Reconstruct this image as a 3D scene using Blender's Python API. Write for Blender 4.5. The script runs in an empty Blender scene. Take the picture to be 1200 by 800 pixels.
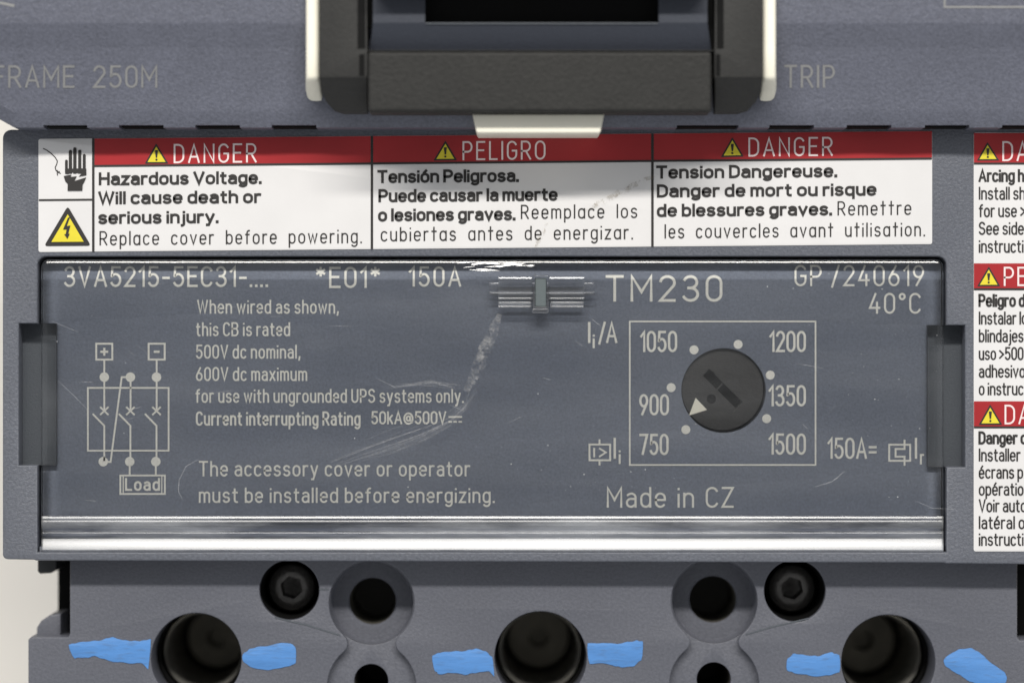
import bpy, bmesh, math, random
from mathutils import Vector

# ------------------------------------------------------------------ camera, light, exposure
SC = bpy.context.scene
COL = SC.collection
S = 8.1e-5            # metres per unit of the drawing (the breaker is about 105 mm wide)
D = 3600.0            # camera height above the front plate, in drawing units
HT = 850.0            # height of the front plate above the table, in drawing units
CX, CY = 600.0, 400.0
SLOPE = -0.0089       # the long sticker is stuck on slightly askew

cam_d = bpy.data.cameras.new('camera')
cam_d.sensor_width = 36.0
cam_d.lens = 36.0 * D / 1200.0
cam_d.clip_start, cam_d.clip_end = 0.01, 20.0
cam_d.dof.use_dof = True
cam_d.dof.focus_distance = D * S
cam_d.dof.aperture_fstop = 11.0
cam = bpy.data.objects.new('camera', cam_d)
cam.location = (0, 0, (HT + D) * S)
COL.objects.link(cam)
SC.camera = cam

world = bpy.data.worlds.new('World')
SC.world = world
world.use_nodes = True
bg = world.node_tree.nodes['Background']
bg.inputs[0].default_value = (0.96, 0.98, 1.0, 1)
# a plain room: pale walls and ceiling all round, darker straight overhead where the photographer leans in
_n = world.node_tree.nodes
_tc = _n.new('ShaderNodeTexCoord')
_sx = _n.new('ShaderNodeSeparateXYZ')
_mr = _n.new('ShaderNodeMapRange')
_mr.interpolation_type = 'SMOOTHSTEP'
_mr.inputs['From Min'].default_value = 0.84
_mr.inputs['From Max'].default_value = 0.97
_mr.inputs['To Min'].default_value = 0.62
_mr.inputs['To Max'].default_value = 0.16
world.node_tree.links.new(_tc.outputs['Generated'], _sx.inputs[0])
world.node_tree.links.new(_sx.outputs['Z'], _mr.inputs['Value'])
world.node_tree.links.new(_mr.outputs[0], bg.inputs[1])

LDIR = Vector((0.0, 0.80, 1.0)).normalized()      # one long ceiling tube above the top edge
LDIST = 0.75
ld = bpy.data.lights.new('ceiling_tube', 'AREA')
ld.shape = 'RECTANGLE'
ld.size, ld.size_y = 0.85, 0.045
ld.energy = 7.9
ld.color = (1.0, 0.965, 0.91)
lo = bpy.data.objects.new('ceiling_tube', ld)
lo.location = Vector((0, 0, HT * S)) + LDIR * LDIST
lo.rotation_euler = (-LDIR).to_track_quat('-Z', 'Y').to_euler()
COL.objects.link(lo)

SC.view_settings.view_transform = 'Standard'
SC.view_settings.look = 'None'
SC.view_settings.exposure = 0.0
SC.view_settings.gamma = 1.0
SC.cycles.use_denoising = True
SC.cycles.max_bounces = 10
SC.cycles.transparent_max_bounces = 16
random.seed(7)


# ------------------------------------------------------------------ helpers
def wp(x, y, z):
    """a point read off at height z -> drawing units on the object"""
    s = (D - z) / D
    return ((x - CX) * s, -(y - CY) * s, z)


def wm(x, y, z):
    a, b, c = wp(x, y, z)
    return (a * S, b * S, (c + HT) * S)


def link(name, me, parent, mats):
    for m in (mats if isinstance(mats, (list, tuple)) else [mats]):
        me.materials.append(m)
    o = bpy.data.objects.new(name, me)
    COL.objects.link(o)
    if parent is not None:
        o.parent = parent
    return o


class MB:
    def __init__(self):
        self.v, self.f, self.mi, self.k = [], [], [], 0

    def face(self, pts, raw=False, mi=0):
        n = len(self.v)
        for p in pts:
            q = p if raw else wp(*p)
            self.v.append((q[0] * S, q[1] * S, (q[2] + HT) * S))
        self.f.append(tuple(range(n, n + len(pts))))
        self.mi.append(mi)

    def rings(self, rings, raw=True, close=True, cap_end=False, cap_start=False, mi=0):
        n0 = len(self.v)
        m = len(rings[0])
        for r in rings:
            for p in r:
                q = p if raw else wp(*p)
                self.v.append((q[0] * S, q[1] * S, (q[2] + HT) * S))
        for i in range(len(rings) - 1):
            for j in range(m if close else m - 1):
                a, b = n0 + i * m + j, n0 + i * m + (j + 1) % m
                self.f.append((a, b, b + m, a + m))
                self.mi.append(mi)
        if cap_end:
            self.f.append(tuple(n0 + (len(rings) - 1) * m + j for j in range(m)))
            self.mi.append(mi)
        if cap_start:
            self.f.append(tuple(n0 + j for j in reversed(range(m))))
            self.mi.append(mi)

    def lathe(self, x, y, ztop, prof, n=64, cap_end=False, mi=0):
        """walls turned about a vertical axis; prof = [(radius, z)]"""
        c = wp(x, y, ztop)
        k = (D - ztop) / D
        self.rings([[(c[0] + r * k * math.cos(2 * math.pi * i / n), c[1] + r * k * math.sin(2 * math.pi * i / n), z)
                     for i in range(n)] for r, z in prof], cap_end=cap_end, mi=mi)

    def strip(self, pts, w, zf, closed=False, tf=None, lift=0.4, mi=0):
        """a flat stroke of even width along a polyline"""
        p = [Vector(q) for q in pts]
        q = [p[0]]
        for a in p[1:]:
            if (a - q[-1]).length > 1e-4:
                q.append(a)
        if closed and (q[0] - q[-1]).length < 1e-3:
            q.pop()
        n = len(q)
        if n < 2:
            return
        L, R = [], []
        for i in range(n):
            a = q[i - 1] if (i > 0 or closed) else None
            b = q[(i + 1) % n] if (i < n - 1 or closed) else None
            d1 = (q[i] - a).normalized() if a is not None else None
            d2 = (b - q[i]).normalized() if b is not None else None
            if d1 is None:
                d1 = d2
            if d2 is None:
                d2 = d1
            n1, n2 = Vector((-d1.y, d1.x)), Vector((-d2.y, d2.x))
            m = n1 + n2
            m = n1 if m.length < 1e-3 else m.normalized()
            k = min(1.0 / max(m.dot(n1), 0.2), 2.3)
            L.append(q[i] + m * (w / 2 * k))
            R.append(q[i] - m * (w / 2 * k))
        self.k += 1
        up = lift + (self.k % 9) * 0.045
        for i in range(n if closed else n - 1):
            j = (i + 1) % n
            c = [L[i], R[i], R[j], L[j]]
            if tf:
                c = [Vector(tf(*s)) for s in c]
            self.face([(s.x, s.y, zf(s.x, s.y) + up) for s in c], mi=mi)

    def flat(self, pts, zf, lift=0.4, tf=None, mi=0):
        self.k += 1
        up = lift + (self.k % 9) * 0.045
        if tf:
            pts = [tf(*s) for s in pts]
        self.face([(x, y, zf(x, y) + up) for x, y in pts], mi=mi)

    def build(self, name, mat, parent, smooth=None):
        me = bpy.data.meshes.new(name)
        me.from_pydata(self.v, [], self.f)
        me.polygons.foreach_set('material_index', self.mi)
        b = bmesh.new()
        b.from_mesh(me)
        bmesh.ops.remove_doubles(b, verts=b.verts, dist=S * 0.005)
        bmesh.ops.recalc_face_normals(b, faces=b.faces)
        b.to_mesh(me)
        b.free()
        if smooth is not None:
            me.polygons.foreach_set('use_smooth', [True] * len(me.polygons))
            me.set_sharp_from_angle(angle=math.radians(smooth))
        return link(name, me, parent, mat)


def arc(cx, cy, r, a0, a1, n=12, ry=None):
    ry = r if ry is None else ry
    return [(cx + r * math.cos(math.radians(a0 + (a1 - a0) * i / n)),
             cy - ry * math.sin(math.radians(a0 + (a1 - a0) * i / n))) for i in range(n + 1)]


def rrect(x0, y0, x1, y1, r, n=6):
    return (arc(x1 - r, y0 + r, r, 0, 90, n) + arc(x0 + r, y0 + r, r, 90, 180, n)
            + arc(x0 + r, y1 - r, r, 180, 270, n) + arc(x1 - r, y1 - r, r, 270, 360, n))


def circ(x, y, r, n=64):
    return arc(x, y, r, 0, 360 - 360 / n, n - 1)


def plate(name, outlines, zt, zb, mat, parent, bevel=0.0, res=2, zread=None):
    """a slab cut to one outline with holes, edges rounded by bevel; its top at zt, its underside at zb"""
    cu = bpy.data.curves.new(name, 'CURVE')
    cu.dimensions = '2D'
    cu.fill_mode = 'BOTH'
    for pts in outlines:
        sp = cu.splines.new('POLY')
        sp.points.add(len(pts) - 1)
        for p, (x, y) in zip(sp.points, pts):
            a, b, c = wp(x, y, zt if zread is None else zread)
            p.co = (a * S, b * S, 0, 1)
        sp.use_cyclic_u = True
    th = (zt - zb) / 2
    cu.extrude = (th - bevel) * S
    cu.bevel_depth = bevel * S
    cu.bevel_resolution = res
    cu.offset = -bevel * S
    tmp = bpy.data.objects.new(name + '_tmp', cu)
    COL.objects.link(tmp)
    dg = bpy.context.evaluated_depsgraph_get()
    me = bpy.data.meshes.new_from_object(tmp.evaluated_get(dg))
    bpy.data.objects.remove(tmp)
    bpy.data.curves.remove(cu)
    zc = ((zt + zb) / 2 + HT) * S
    for v in me.vertices:
        v.co.z += zc
    me.name = name
    me.materials.clear()
    b = bmesh.new()
    b.from_mesh(me)
    bmesh.ops.remove_doubles(b, verts=b.verts, dist=S * 0.01)
    bmesh.ops.recalc_face_normals(b, faces=b.faces)
    b.to_mesh(me)
    b.free()
    me.polygons.foreach_set('use_smooth', [True] * len(me.polygons))
    me.set_sharp_from_angle(angle=math.radians(35))
    return link(name, me, parent, mat)


def group_part(name, parent):
    o = bpy.data.objects.new(name, None)
    COL.objects.link(o)
    o.parent = parent
    return o


# ------------------------------------------------------------------ materials
def mat(name, col, rough=0.5, metal=0.0, spec=0.5, grain=0.0, gscale=0.45, bump=0.0, mottle=0.0, mscale=0.02,
        spots=None, coat=0.0, stretch=(1, 1, 1)):
    m = bpy.data.materials.new(name)
    m.use_nodes = True
    nt = m.node_tree
    N, Lk = nt.nodes, nt.links.new
    p = N['Principled BSDF']
    p.inputs['Base Color'].default_value = (*col, 1)
    p.inputs['Roughness'].default_value = rough
    p.inputs['Metallic'].default_value = metal
    p.inputs['Specular IOR Level'].default_value = spec
    p.inputs['Coat Weight'].default_value = coat
    p.inputs['Coat Roughness'].default_value = 0.12
    tc = N.new('ShaderNodeTexCoord')
    mp = N.new('ShaderNodeMapping')
    mp.inputs['Scale'].default_value = tuple(q / S for q in stretch)
    Lk(tc.outputs['Object'], mp.inputs['Vector'])
    src = None
    if grain or bump:
        n1 = N.new('ShaderNodeTexNoise')
        n1.inputs['Scale'].default_value = gscale
        n1.inputs['Detail'].default_value = 3
        n1.inputs['Roughness'].default_value = 0.65
        Lk(mp.outputs[0], n1.inputs['Vector'])
    if grain or mottle:
        n2 = N.new('ShaderNodeTexNoise')
        n2.inputs['Scale'].default_value = mscale
        n2.inputs['Detail'].default_value = 4
        Lk(mp.outputs[0], n2.inputs['Vector'])
        a = N.new('ShaderNodeMath')
        a.operation = 'MULTIPLY_ADD'
        a.inputs[1].default_value = 2 * grain
        a.inputs[2].default_value = 1 - grain
        if grain:
            Lk(n1.outputs[0], a.inputs[0])
        b = N.new('ShaderNodeMath')
        b.operation = 'MULTIPLY_ADD'
        b.inputs[1].default_value = 2 * mottle
        b.inputs[2].default_value = 1 - mottle
        Lk(n2.outputs[0], b.inputs[0])
        c = N.new('ShaderNodeMath')
        c.operation = 'MULTIPLY'
        Lk(a.outputs[0], c.inputs[0])
        Lk(b.outputs[0], c.inputs[1])
        if not grain:
            a.inputs[0].default_value = 0.5
        mx = N.new('ShaderNodeVectorMath')
        mx.operation = 'SCALE'
        mx.inputs[0].default_value = col
        Lk(c.outputs[0], mx.inputs['Scale'])
        src = mx.outputs[0]
    if spots:
        scol, sscale, lo_, hi_ = spots
        n3 = N.new('ShaderNodeTexNoise')
        n3.inputs['Scale'].default_value = sscale
        n3.inputs['Detail'].default_value = 5
        Lk(mp.outputs[0], n3.inputs['Vector'])
        r = N.new('ShaderNodeMapRange')
        r.inputs['From Min'].default_value = lo_
        r.inputs['From Max'].default_value = hi_
        Lk(n3.outputs[0], r.inputs['Value'])
        mm = N.new('ShaderNodeMix')
        mm.data_type = 'RGBA'
        mm.inputs[6].default_value = (*col, 1)
        mm.inputs[7].default_value = (*scol, 1)
        Lk(r.outputs[0], mm.inputs[0])
        if src is not None:
            Lk(src, mm.inputs[6])
        src = mm.outputs[2]
    if src is not None:
        Lk(src, p.inputs['Base Color'])
    if bump:
        bp = N.new('ShaderNodeBump')
        bp.inputs['Strength'].default_value = bump
        bp.inputs['Distance'].default_value = S * 1.2
        Lk(n1.outputs[0], bp.inputs['Height'])
        Lk(bp.outputs[0], p.inputs['Normal'])
    return m


def clear_mat(name, tint=(0.97, 0.975, 0.98), ior=1.5, gloss_min=0.0, rough=0.03, haze=0.0):
    """clear plastic: lets light straight through, mirrors by the Fresnel law, with painted haze for rubbed wear and milky sheen"""
    m = bpy.data.materials.new(name)
    m.use_nodes = True
    nt = m.node_tree
    N, Lk = nt.nodes, nt.links.new
    N.remove(N['Principled BSDF'])
    out = N['Material Output']
    tr = N.new('ShaderNodeBsdfTransparent')
    tr.inputs[0].default_value = (*tint, 1)
    gl = N.new('ShaderNodeBsdfGlossy')
    gl.inputs['Roughness'].default_value = rough
    fr = N.new('ShaderNodeFresnel')
    fr.inputs[0].default_value = ior
    ad = N.new('ShaderNodeMath')
    ad.operation = 'MAXIMUM'
    ad.inputs[1].default_value = gloss_min
    Lk(fr.outputs[0], ad.inputs[0])
    mx = N.new('ShaderNodeMixShader')
    Lk(ad.outputs[0], mx.inputs[0])
    Lk(tr.outputs[0], mx.inputs[1])
    Lk(gl.outputs[0], mx.inputs[2])
    last = mx.outputs[0]
    if haze:
        df = N.new('ShaderNodeBsdfDiffuse')
        df.inputs[0].default_value = (0.75, 0.77, 0.8, 1)
        tc = N.new('ShaderNodeTexCoord')
        mp = N.new('ShaderNodeMapping')
        mp.inputs['Scale'].default_value = (0.003 / S, 0.014 / S, 0.02 / S)
        mp.inputs['Rotation'].default_value = (0, 0, 0.03)
        Lk(tc.outputs['Object'], mp.inputs['Vector'])
        n = N.new('ShaderNodeTexNoise')
        n.inputs['Scale'].default_value = 1.0
        n.inputs['Detail'].default_value = 8
        n.inputs['Roughness'].default_value = 0.7
        Lk(mp.outputs[0], n.inputs['Vector'])
        r = N.new('ShaderNodeMapRange')
        r.inputs['From Min'].default_value = 0.42
        r.inputs['From Max'].default_value = 0.75
        r.inputs['To Max'].default_value = haze
        Lk(n.outputs[0], r.inputs['Value'])
        m2 = N.new('ShaderNodeMixShader')
        Lk(r.outputs[0], m2.inputs[0])
        Lk(last, m2.inputs[1])
        Lk(df.outputs[0], m2.inputs[2])
        last = m2.outputs[0]
    Lk(last, out.inputs['Surface'])
    return m


def scuff_mat(name, col, amount, scale=0.25, lo_=0.45, hi_=0.75):
    m = bpy.data.materials.new(name)
    m.use_nodes = True
    nt = m.node_tree
    N, Lk = nt.nodes, nt.links.new
    N.remove(N['Principled BSDF'])
    tr = N.new('ShaderNodeBsdfTransparent')
    df = N.new('ShaderNodeBsdfDiffuse')
    df.inputs[0].default_value = (*col, 1)
    tc = N.new('ShaderNodeTexCoord')
    mp = N.new('ShaderNodeMapping')
    mp.inputs['Scale'].default_value = (1 / S, 1 / S, 1 / S)
    Lk(tc.outputs['Object'], mp.inputs['Vector'])
    n = N.new('ShaderNodeTexNoise')
    n.inputs['Scale'].default_value = scale
    n.inputs['Detail'].default_value = 6
    n.inputs['Roughness'].default_value = 0.7
    Lk(mp.outputs[0], n.inputs['Vector'])
    r = N.new('ShaderNodeMapRange')
    r.inputs['From Min'].default_value = lo_
    r.inputs['From Max'].default_value = hi_
    r.inputs['To Max'].default_value = amount
    Lk(n.outputs[0], r.inputs['Value'])
    mx = N.new('ShaderNodeMixShader')
    Lk(r.outputs[0], mx.inputs[0])
    Lk(tr.outputs[0], mx.inputs[1])
    Lk(df.outputs[0], mx.inputs[2])
    Lk(mx.outputs[0], N['Material Output'].inputs['Surface'])
    return m


M = {}
M['housing'] = mat('grained slate plastic', (0.100, 0.107, 0.128), 0.42, spec=0.5, grain=0.5, gscale=0.3, bump=0.75, mottle=0.10, mscale=0.015)
M['block'] = mat('slate blue plastic', (0.106, 0.112, 0.144), 0.45, grain=0.5, gscale=0.28, bump=1.0, mottle=0.12, mscale=0.02)
M['base'] = mat('grey base plastic', (0.094, 0.098, 0.118), 0.45, grain=0.36, gscale=0.3, bump=0.5, mottle=0.10, mscale=0.012)
M['panel'] = mat('blue slate panel', (0.156, 0.176, 0.222), 0.5, grain=0.36, gscale=0.34, bump=0.35, mottle=0.12, mscale=0.01)
M['deep'] = mat('dark inner plastic', (0.02, 0.021, 0.023), 0.4, grain=0.2, bump=0.2)
M['pit'] = mat('black walls and shade', (0.005, 0.005, 0.005), 0.7, spec=0.12, grain=0.2)  # near black, also puts the shade of slots and hollows into the colour
M['pocket'] = mat('pocket plastic', (0.068, 0.077, 0.090), 0.5, grain=0.2, bump=0.4)
M['label'] = mat('white sticker vinyl', (0.645, 0.635, 0.632), 0.35, mottle=0.07, mscale=0.016)
M['red'] = mat('red sticker ink', (0.33, 0.020, 0.024), 0.33, mottle=0.20, mscale=0.014)
M['black'] = mat('black ink', (0.018, 0.016, 0.015), 0.5, mottle=0.1, mscale=0.3)
M['yellow'] = mat('yellow ink', (0.66, 0.56, 0.035), 0.4, mottle=0.06, mscale=0.1)
M['pink'] = mat('white ink on red', (0.74, 0.63, 0.62), 0.4, mottle=0.1, mscale=0.2)
M['etch'] = mat('etched grey lettering', (0.78, 0.765, 0.70), 0.6, grain=0.18, gscale=0.4, mottle=0.1, mscale=0.05)
M['etchdim'] = mat('dim etched lettering', (0.21, 0.21, 0.21), 0.6, grain=0.2, gscale=0.4, mottle=0.12, mscale=0.06)
M['handle'] = mat('black handle plastic', (0.026, 0.0257, 0.0247), 0.6, spec=0.3, grain=0.3, gscale=0.25, bump=0.5, mottle=0.15, mscale=0.02)
M['well'] = mat('handle well plastic', (0.036, 0.041, 0.055), 0.55, spec=0.35, grain=0.2, gscale=0.3, bump=0.3)
M['cream'] = mat('cream plastic', (0.86, 0.825, 0.70), 0.4, mottle=0.05, mscale=0.03)
M['dial'] = mat('black dial plastic', (0.046, 0.045, 0.044), 0.65, spec=0.3, grain=0.5, gscale=0.35, bump=0.5)
M['screw'] = mat('blackened steel', (0.10, 0.095, 0.09), 0.34, metal=0.7, grain=0.3, gscale=0.25, bump=1.0)
M['sleeve'] = mat('tinned sleeve', (0.34, 0.33, 0.30), 0.38, metal=0.7, mottle=0.7, mscale=0.018)
M['blue'] = mat('blue paint marker', (0.080, 0.222, 0.51), 0.5, spec=0.3, grain=0.12, gscale=0.3, mottle=0.2, mscale=0.12, bump=0.4, stretch=(0.22, 1, 1),
               spots=((0.075, 0.155, 0.31), 0.3, 0.52, 0.82))
M['table'] = mat('cream table', (0.88, 0.845, 0.785), 0.6, mottle=0.03, mscale=0.004)
M['clear'] = clear_mat('clear cover plastic', haze=0.03, tint=(0.985, 0.988, 0.992), rough=0.16)
M['ridge'] = clear_mat('clear ridged plastic', tint=(0.86, 0.87, 0.90), gloss_min=0.10, rough=0.26, haze=0.42)  # grey tint and haze stand in for the ridges' milky reflections
M['latch'] = clear_mat('clear latch plastic', tint=(0.90, 0.91, 0.93), gloss_min=0.09, rough=0.2, haze=0.07)
M['bolt'] = mat('bore plastic', (0.085, 0.080, 0.066), 0.5, grain=0.2)
M['clamp'] = mat('clamp metal', (0.20, 0.185, 0.15), 0.38, metal=0.6, grain=0.2, gscale=0.2, bump=0.4, mottle=0.5, mscale=0.03)
M['bar'] = mat('matt black bar', (0.019, 0.0187, 0.0175), 0.6, spec=0.3, grain=0.4, gscale=0.2, bump=0.8, mottle=0.2, mscale=0.02)
M['catch'] = mat('grey green catch', (0.10, 0.12, 0.125), 0.4, grain=0.1, bump=0.2)
M['scuff'] = scuff_mat('pale rub marks', (0.72, 0.70, 0.66), 0.19, scale=0.11, lo_=0.42, hi_=0.8)
M['scratch'] = scuff_mat('pale scratches', (0.8, 0.8, 0.8), 0.20, scale=0.12, lo_=0.3, hi_=0.6)
M['finescuff'] = scuff_mat('faint rub lines', (0.8, 0.79, 0.77), 0.075, scale=0.12, lo_=0.3, hi_=0.6)
M['dust'] = mat('dust', (0.45, 0.46, 0.47), 0.8, mottle=0.3, mscale=0.1)
M['smear'] = scuff_mat('brown smear', (0.30, 0.25, 0.17), 0.40, scale=0.15, lo_=0.45, hi_=0.7)

# ------------------------------------------------------------------ single-stroke lettering
# cap height 10, x-height 7; a 2-tuple is a point, a 6-tuple an elliptical arc (cx, cy, rx, ry, from, to), 'dot' a full stop
def _std(w, h):
    r = w / 2
    ry = min(h / 2, r * 1.12)
    return [(r, h - ry, r, ry, 0, 180), (r, ry, r, ry, 180, 360), (w, h - ry)]


_B = [(0, 4.6), (2.2, 4.6, 2.2, 2.4, 180, 0), (2.2, 2.4, 2.2, 2.4, 0, -180), (0, 4.6)]
_Dm = [(4.4, 4.6), (2.2, 4.6, 2.2, 2.4, 0, 180), (2.2, 2.4, 2.2, 2.4, 180, 360), (4.4, 4.6)]
_Cc = [(2.2, 4.6, 2.2, 2.4, 35, 180), (2.2, 2.4, 2.2, 2.4, 180, 325)]
_Ee = [(0, 3.6), (4.4, 3.6), (4.4, 4.6), (2.2, 4.6, 2.2, 2.4, 0, 180), (2.2, 2.4, 2.2, 2.4, 180, 322)]
G = {
 'A': (5.8, [[(0, 0), (2.9, 10), (5.8, 0)], [(1.0, 3.1), (4.8, 3.1)]]),
 'B': (5.2, [[(0, 0), (0, 10), (2.8, 10), (2.8, 7.7, 2.2, 2.3, 90, -90), (0, 5.4)], [(0, 5.4), (2.8, 5.4), (2.8, 2.7, 2.4, 2.7, 90, -90), (0, 0)]]),
 'C': (5.0, [[(2.6, 7.2, 2.6, 2.8, 25, 180), (2.6, 2.8, 2.6, 2.8, 180, 335)]]),
 'D': (5.2, [[(0, 0), (0, 10), (2.0, 10), (2.0, 6.8, 3.2, 3.2, 90, 0), (2.0, 3.2, 3.2, 3.2, 0, -90), (0, 0)]]),
 'E': (4.5, [[(4.5, 10), (0, 10), (0, 0), (4.5, 0)], [(0, 5.2), (3.9, 5.2)]]),
 'F': (4.3, [[(4.3, 10), (0, 10), (0, 0)], [(0, 5.1), (3.7, 5.1)]]),
 'G': (5.2, [[(2.6, 7.2, 2.6, 2.8, 25, 180), (2.6, 2.8, 2.6, 2.8, 180, 360), (5.2, 4.8), (2.9, 4.8)]]),
 'H': (5.4, [[(0, 0), (0, 10)], [(5.4, 0), (5.4, 10)], [(0, 5.2), (5.4, 5.2)]]),
 'I': (0.0, [[(0, 0), (0, 10)]]),
 'L': (4.2, [[(0, 10), (0, 0), (4.2, 0)]]),
 'M': (6.6, [[(0, 0), (0, 10), (3.3, 3.6), (6.6, 10), (6.6, 0)]]),
 'N': (5.4, [[(0, 0), (0, 10), (5.4, 0), (5.4, 10)]]),
 'O': (5.4, [_std(5.4, 10)]),
 'P': (5.0, [[(0, 0), (0, 10), (2.6, 10), (2.6, 7.2, 2.4, 2.8, 90, -90), (0, 4.4)]]),
 'R': (5.2, [[(0, 0), (0, 10), (2.6, 10), (2.6, 7.3, 2.4, 2.7, 90, -90), (0, 4.6)], [(2.5, 4.6), (5.2, 0)]]),
 'S': (5.0, [[(2.5, 7.6, 2.4, 2.4, 20, 270), (2.5, 2.6, 2.55, 2.6, 90, -160)]]),
 'T': (5.4, [[(0, 10), (5.4, 10)], [(2.7, 10), (2.7, 0)]]),
 'U': (5.2, [[(0, 10), (0, 2.7), (2.6, 2.7, 2.6, 2.7, 180, 360), (5.2, 10)]]),
 'V': (5.6, [[(0, 10), (2.8, 0), (5.6, 10)]]),
 'W': (8.4, [[(0, 10), (2.1, 0), (4.2, 9.6), (6.3, 0), (8.4, 10)]]),
 'Z': (5.0, [[(0, 10), (5.0, 10), (0, 0), (5.0, 0)]]),
 '0': (4.8, [_std(4.8, 10)]),
 '1': (2.1, [[(0, 7.7), (2.1, 10), (2.1, 0)]]),
 '2': (4.8, [[(2.4, 7.4, 2.4, 2.6, 165, -28), (0, 0), (4.8, 0)]]),
 '3': (4.8, [[(2.3, 7.6, 2.2, 2.4, 155, -90), (1.6, 5.2)], [(2.3, 5.2), (2.3, 2.6, 2.5, 2.6, 90, -155)]]),
 '4': (5.0, [[(2.9, 10), (0, 2.6), (5.0, 2.6)], [(3.7, 5.4), (3.7, 0)]]),
 '5': (4.8, [[(4.5, 10), (0.6, 10), (0.35, 5.3), (2.3, 3.15, 2.5, 3.15, 138, -150)]]),
 '6': (4.8, [[(3.4, 10), (0.3, 4.3)], [(2.4, 2.9, 2.4, 2.9, 0, 360)]]),
 '7': (4.8, [[(0, 10), (4.8, 10), (1.7, 0)]]),
 '9': (4.8, [[(1.4, 0), (4.5, 5.7)], [(2.4, 7.1, 2.4, 2.9, 0, 360)]]),
 'a': (4.3, [[(0.4, 6.2), (2.2, 4.9, 2.05, 2.1, 125, 0), (4.25, 0)], [(4.25, 4.15), (1.95, 4.15), (1.95, 2.08, 1.95, 2.08, 90, 270), (2.6, 0), (4.25, 1.3)]]),
 'b': (4.4, [[(0, 10), (0, 0)], _B]),
 'c': (4.1, [_Cc]),
 'd': (4.4, [[(4.4, 10), (4.4, 0)], _Dm]),
 'e': (4.4, [_Ee]),
 'f': (2.9, [[(2.9, 9.9), (2.8, 8.2, 1.7, 1.75, 90, 180), (1.1, 0)], [(0, 6.9), (2.7, 6.9)]]),
 'g': (4.4, [[(4.4, 7), (4.4, -0.8), (2.2, -0.8, 2.2, 2.1, 0, -145)], _Dm]),
 'h': (4.3, [[(0, 10), (0, 0)], [(0, 4.6), (2.15, 4.8, 2.15, 2.2, 180, 0), (4.3, 0)]]),
 'i': (0.0, [[(0, 0), (0, 6.4)], [(0, 9.3), (0, 9.5)]]),
 'j': (1.1, [[(1.1, 6.4), (1.1, -1.4), (-0.2, -1.4, 1.3, 1.5, 0, -90)], [(1.1, 9.3), (1.1, 9.5)]]),
 'k': (4.0, [[(0, 10), (0, 0)], [(3.8, 7), (0, 2.8)], [(1.5, 4.4), (4.0, 0)]]),
 'l': (0.0, [[(0, 10), (0, 0)]]),
 'm': (6.8, [[(0, 7), (0, 0)], [(0, 4.8), (1.7, 5.2, 1.7, 1.8, 180, 0), (3.4, 0)], [(3.4, 4.8), (5.1, 5.2, 1.7, 1.8, 180, 0), (6.8, 0)]]),
 'n': (4.3, [[(0, 7), (0, 0)], [(0, 4.6), (2.15, 4.8, 2.15, 2.2, 180, 0), (4.3, 0)]]),
 'o': (4.5, [_std(4.5, 7)]),
 'p': (4.4, [[(0, 7), (0, -3)], _B]),
 'q': (4.4, [[(4.4, 7), (4.4, -3)], _Dm]),
 'r': (2.7, [[(0, 7), (0, 0)], [(0, 4.6), (2.1, 4.8, 2.1, 2.2, 180, 70)]]),
 's': (4.0, [[(2, 5.25, 1.9, 1.75, 25, 270), (2, 1.8, 2.0, 1.8, 90, -155)]]),
 't': (2.9, [[(1.1, 9.3), (1.1, 1.7), (2.6, 1.7, 1.5, 1.7, 180, 270), (2.9, 0)], [(0, 6.9), (2.8, 6.9)]]),
 'u': (4.3, [[(0, 7), (0, 2.2), (2.15, 2.2, 2.15, 2.2, 180, 360)], [(4.3, 7), (4.3, 0)]]),
 'v': (4.4, [[(0, 7), (2.2, 0), (4.4, 7)]]),
 'w': (6.6, [[(0, 7), (1.65, 0), (3.3, 6.6), (4.95, 0), (6.6, 7)]]),
 'x': (4.2, [[(0, 7), (4.2, 0)], [(0, 0), (4.2, 7)]]),
 'y': (4.4, [[(0, 7), (2.3, 0.1)], [(4.4, 7), (1.5, -2.6), (0.4, -2.6)]]),
 'z': (3.9, [[(0, 7), (3.9, 7), (0, 0), (3.9, 0)]]),
 '.': (0.0, ['dot']),
 ',': (0.4, [[(0.45, 0.9), (0, -1.7)]]),
 '-': (3.0, [[(0, 4.3), (3.0, 4.3)]]),
 '*': (3.6, [[(1.8, 10), (1.8, 6)], [(0.1, 9), (3.5, 7)], [(0.1, 7), (3.5, 9)]]),
 '/': (3.4, [[(0, -0.8), (3.4, 10.2)]]),
 '=': (4.0, [[(0, 5.6), (4, 5.6)], [(0, 2.9), (4, 2.9)]]),
 '>': (4.0, [[(0, 7.4), (4, 4.3), (0, 1.2)]]),
 '\u00b0': (2.6, [[(1.3, 8.6, 1.3, 1.4, 0, 360)]]),
 '@': (8.0, [[(7.2, 1.0), (4.0, 4.3, 3.9, 4.6, -55, -360), (7.9, 3.4), (6.7, 3.4, 1.1, 1.6, 0, -180), (5.6, 6.0)], [(3.9, 4.3, 1.6, 2.0, 0, 360)]]),
 ' ': (1.6, []),
}
G['\u00f3'] = (4.5, [_std(4.5, 7), [(1.7, 8.3), (3.1, 10.2)]])
G['\u00e9'] = (4.4, [_Ee, [(1.7, 8.3), (3.1, 10.2)]])
# drafting alphabet: round single-storey a, plain crossed t
ISO = {'a': (4.5, [[(4.5, 7), (4.5, 0)], [(4.5, 4.6), (2.25, 4.6, 2.25, 2.4, 0, 180), (2.25, 2.4, 2.25, 2.4, 180, 360), (4.5, 4.6)]]),
       't': (3.2, [[(1.5, 10), (1.5, 0)], [(0, 7), (3.2, 7)]]),
       'y': (4.4, [[(0, 7), (2.3, 0)], [(4.4, 7), (1.4, -3)]])}


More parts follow.
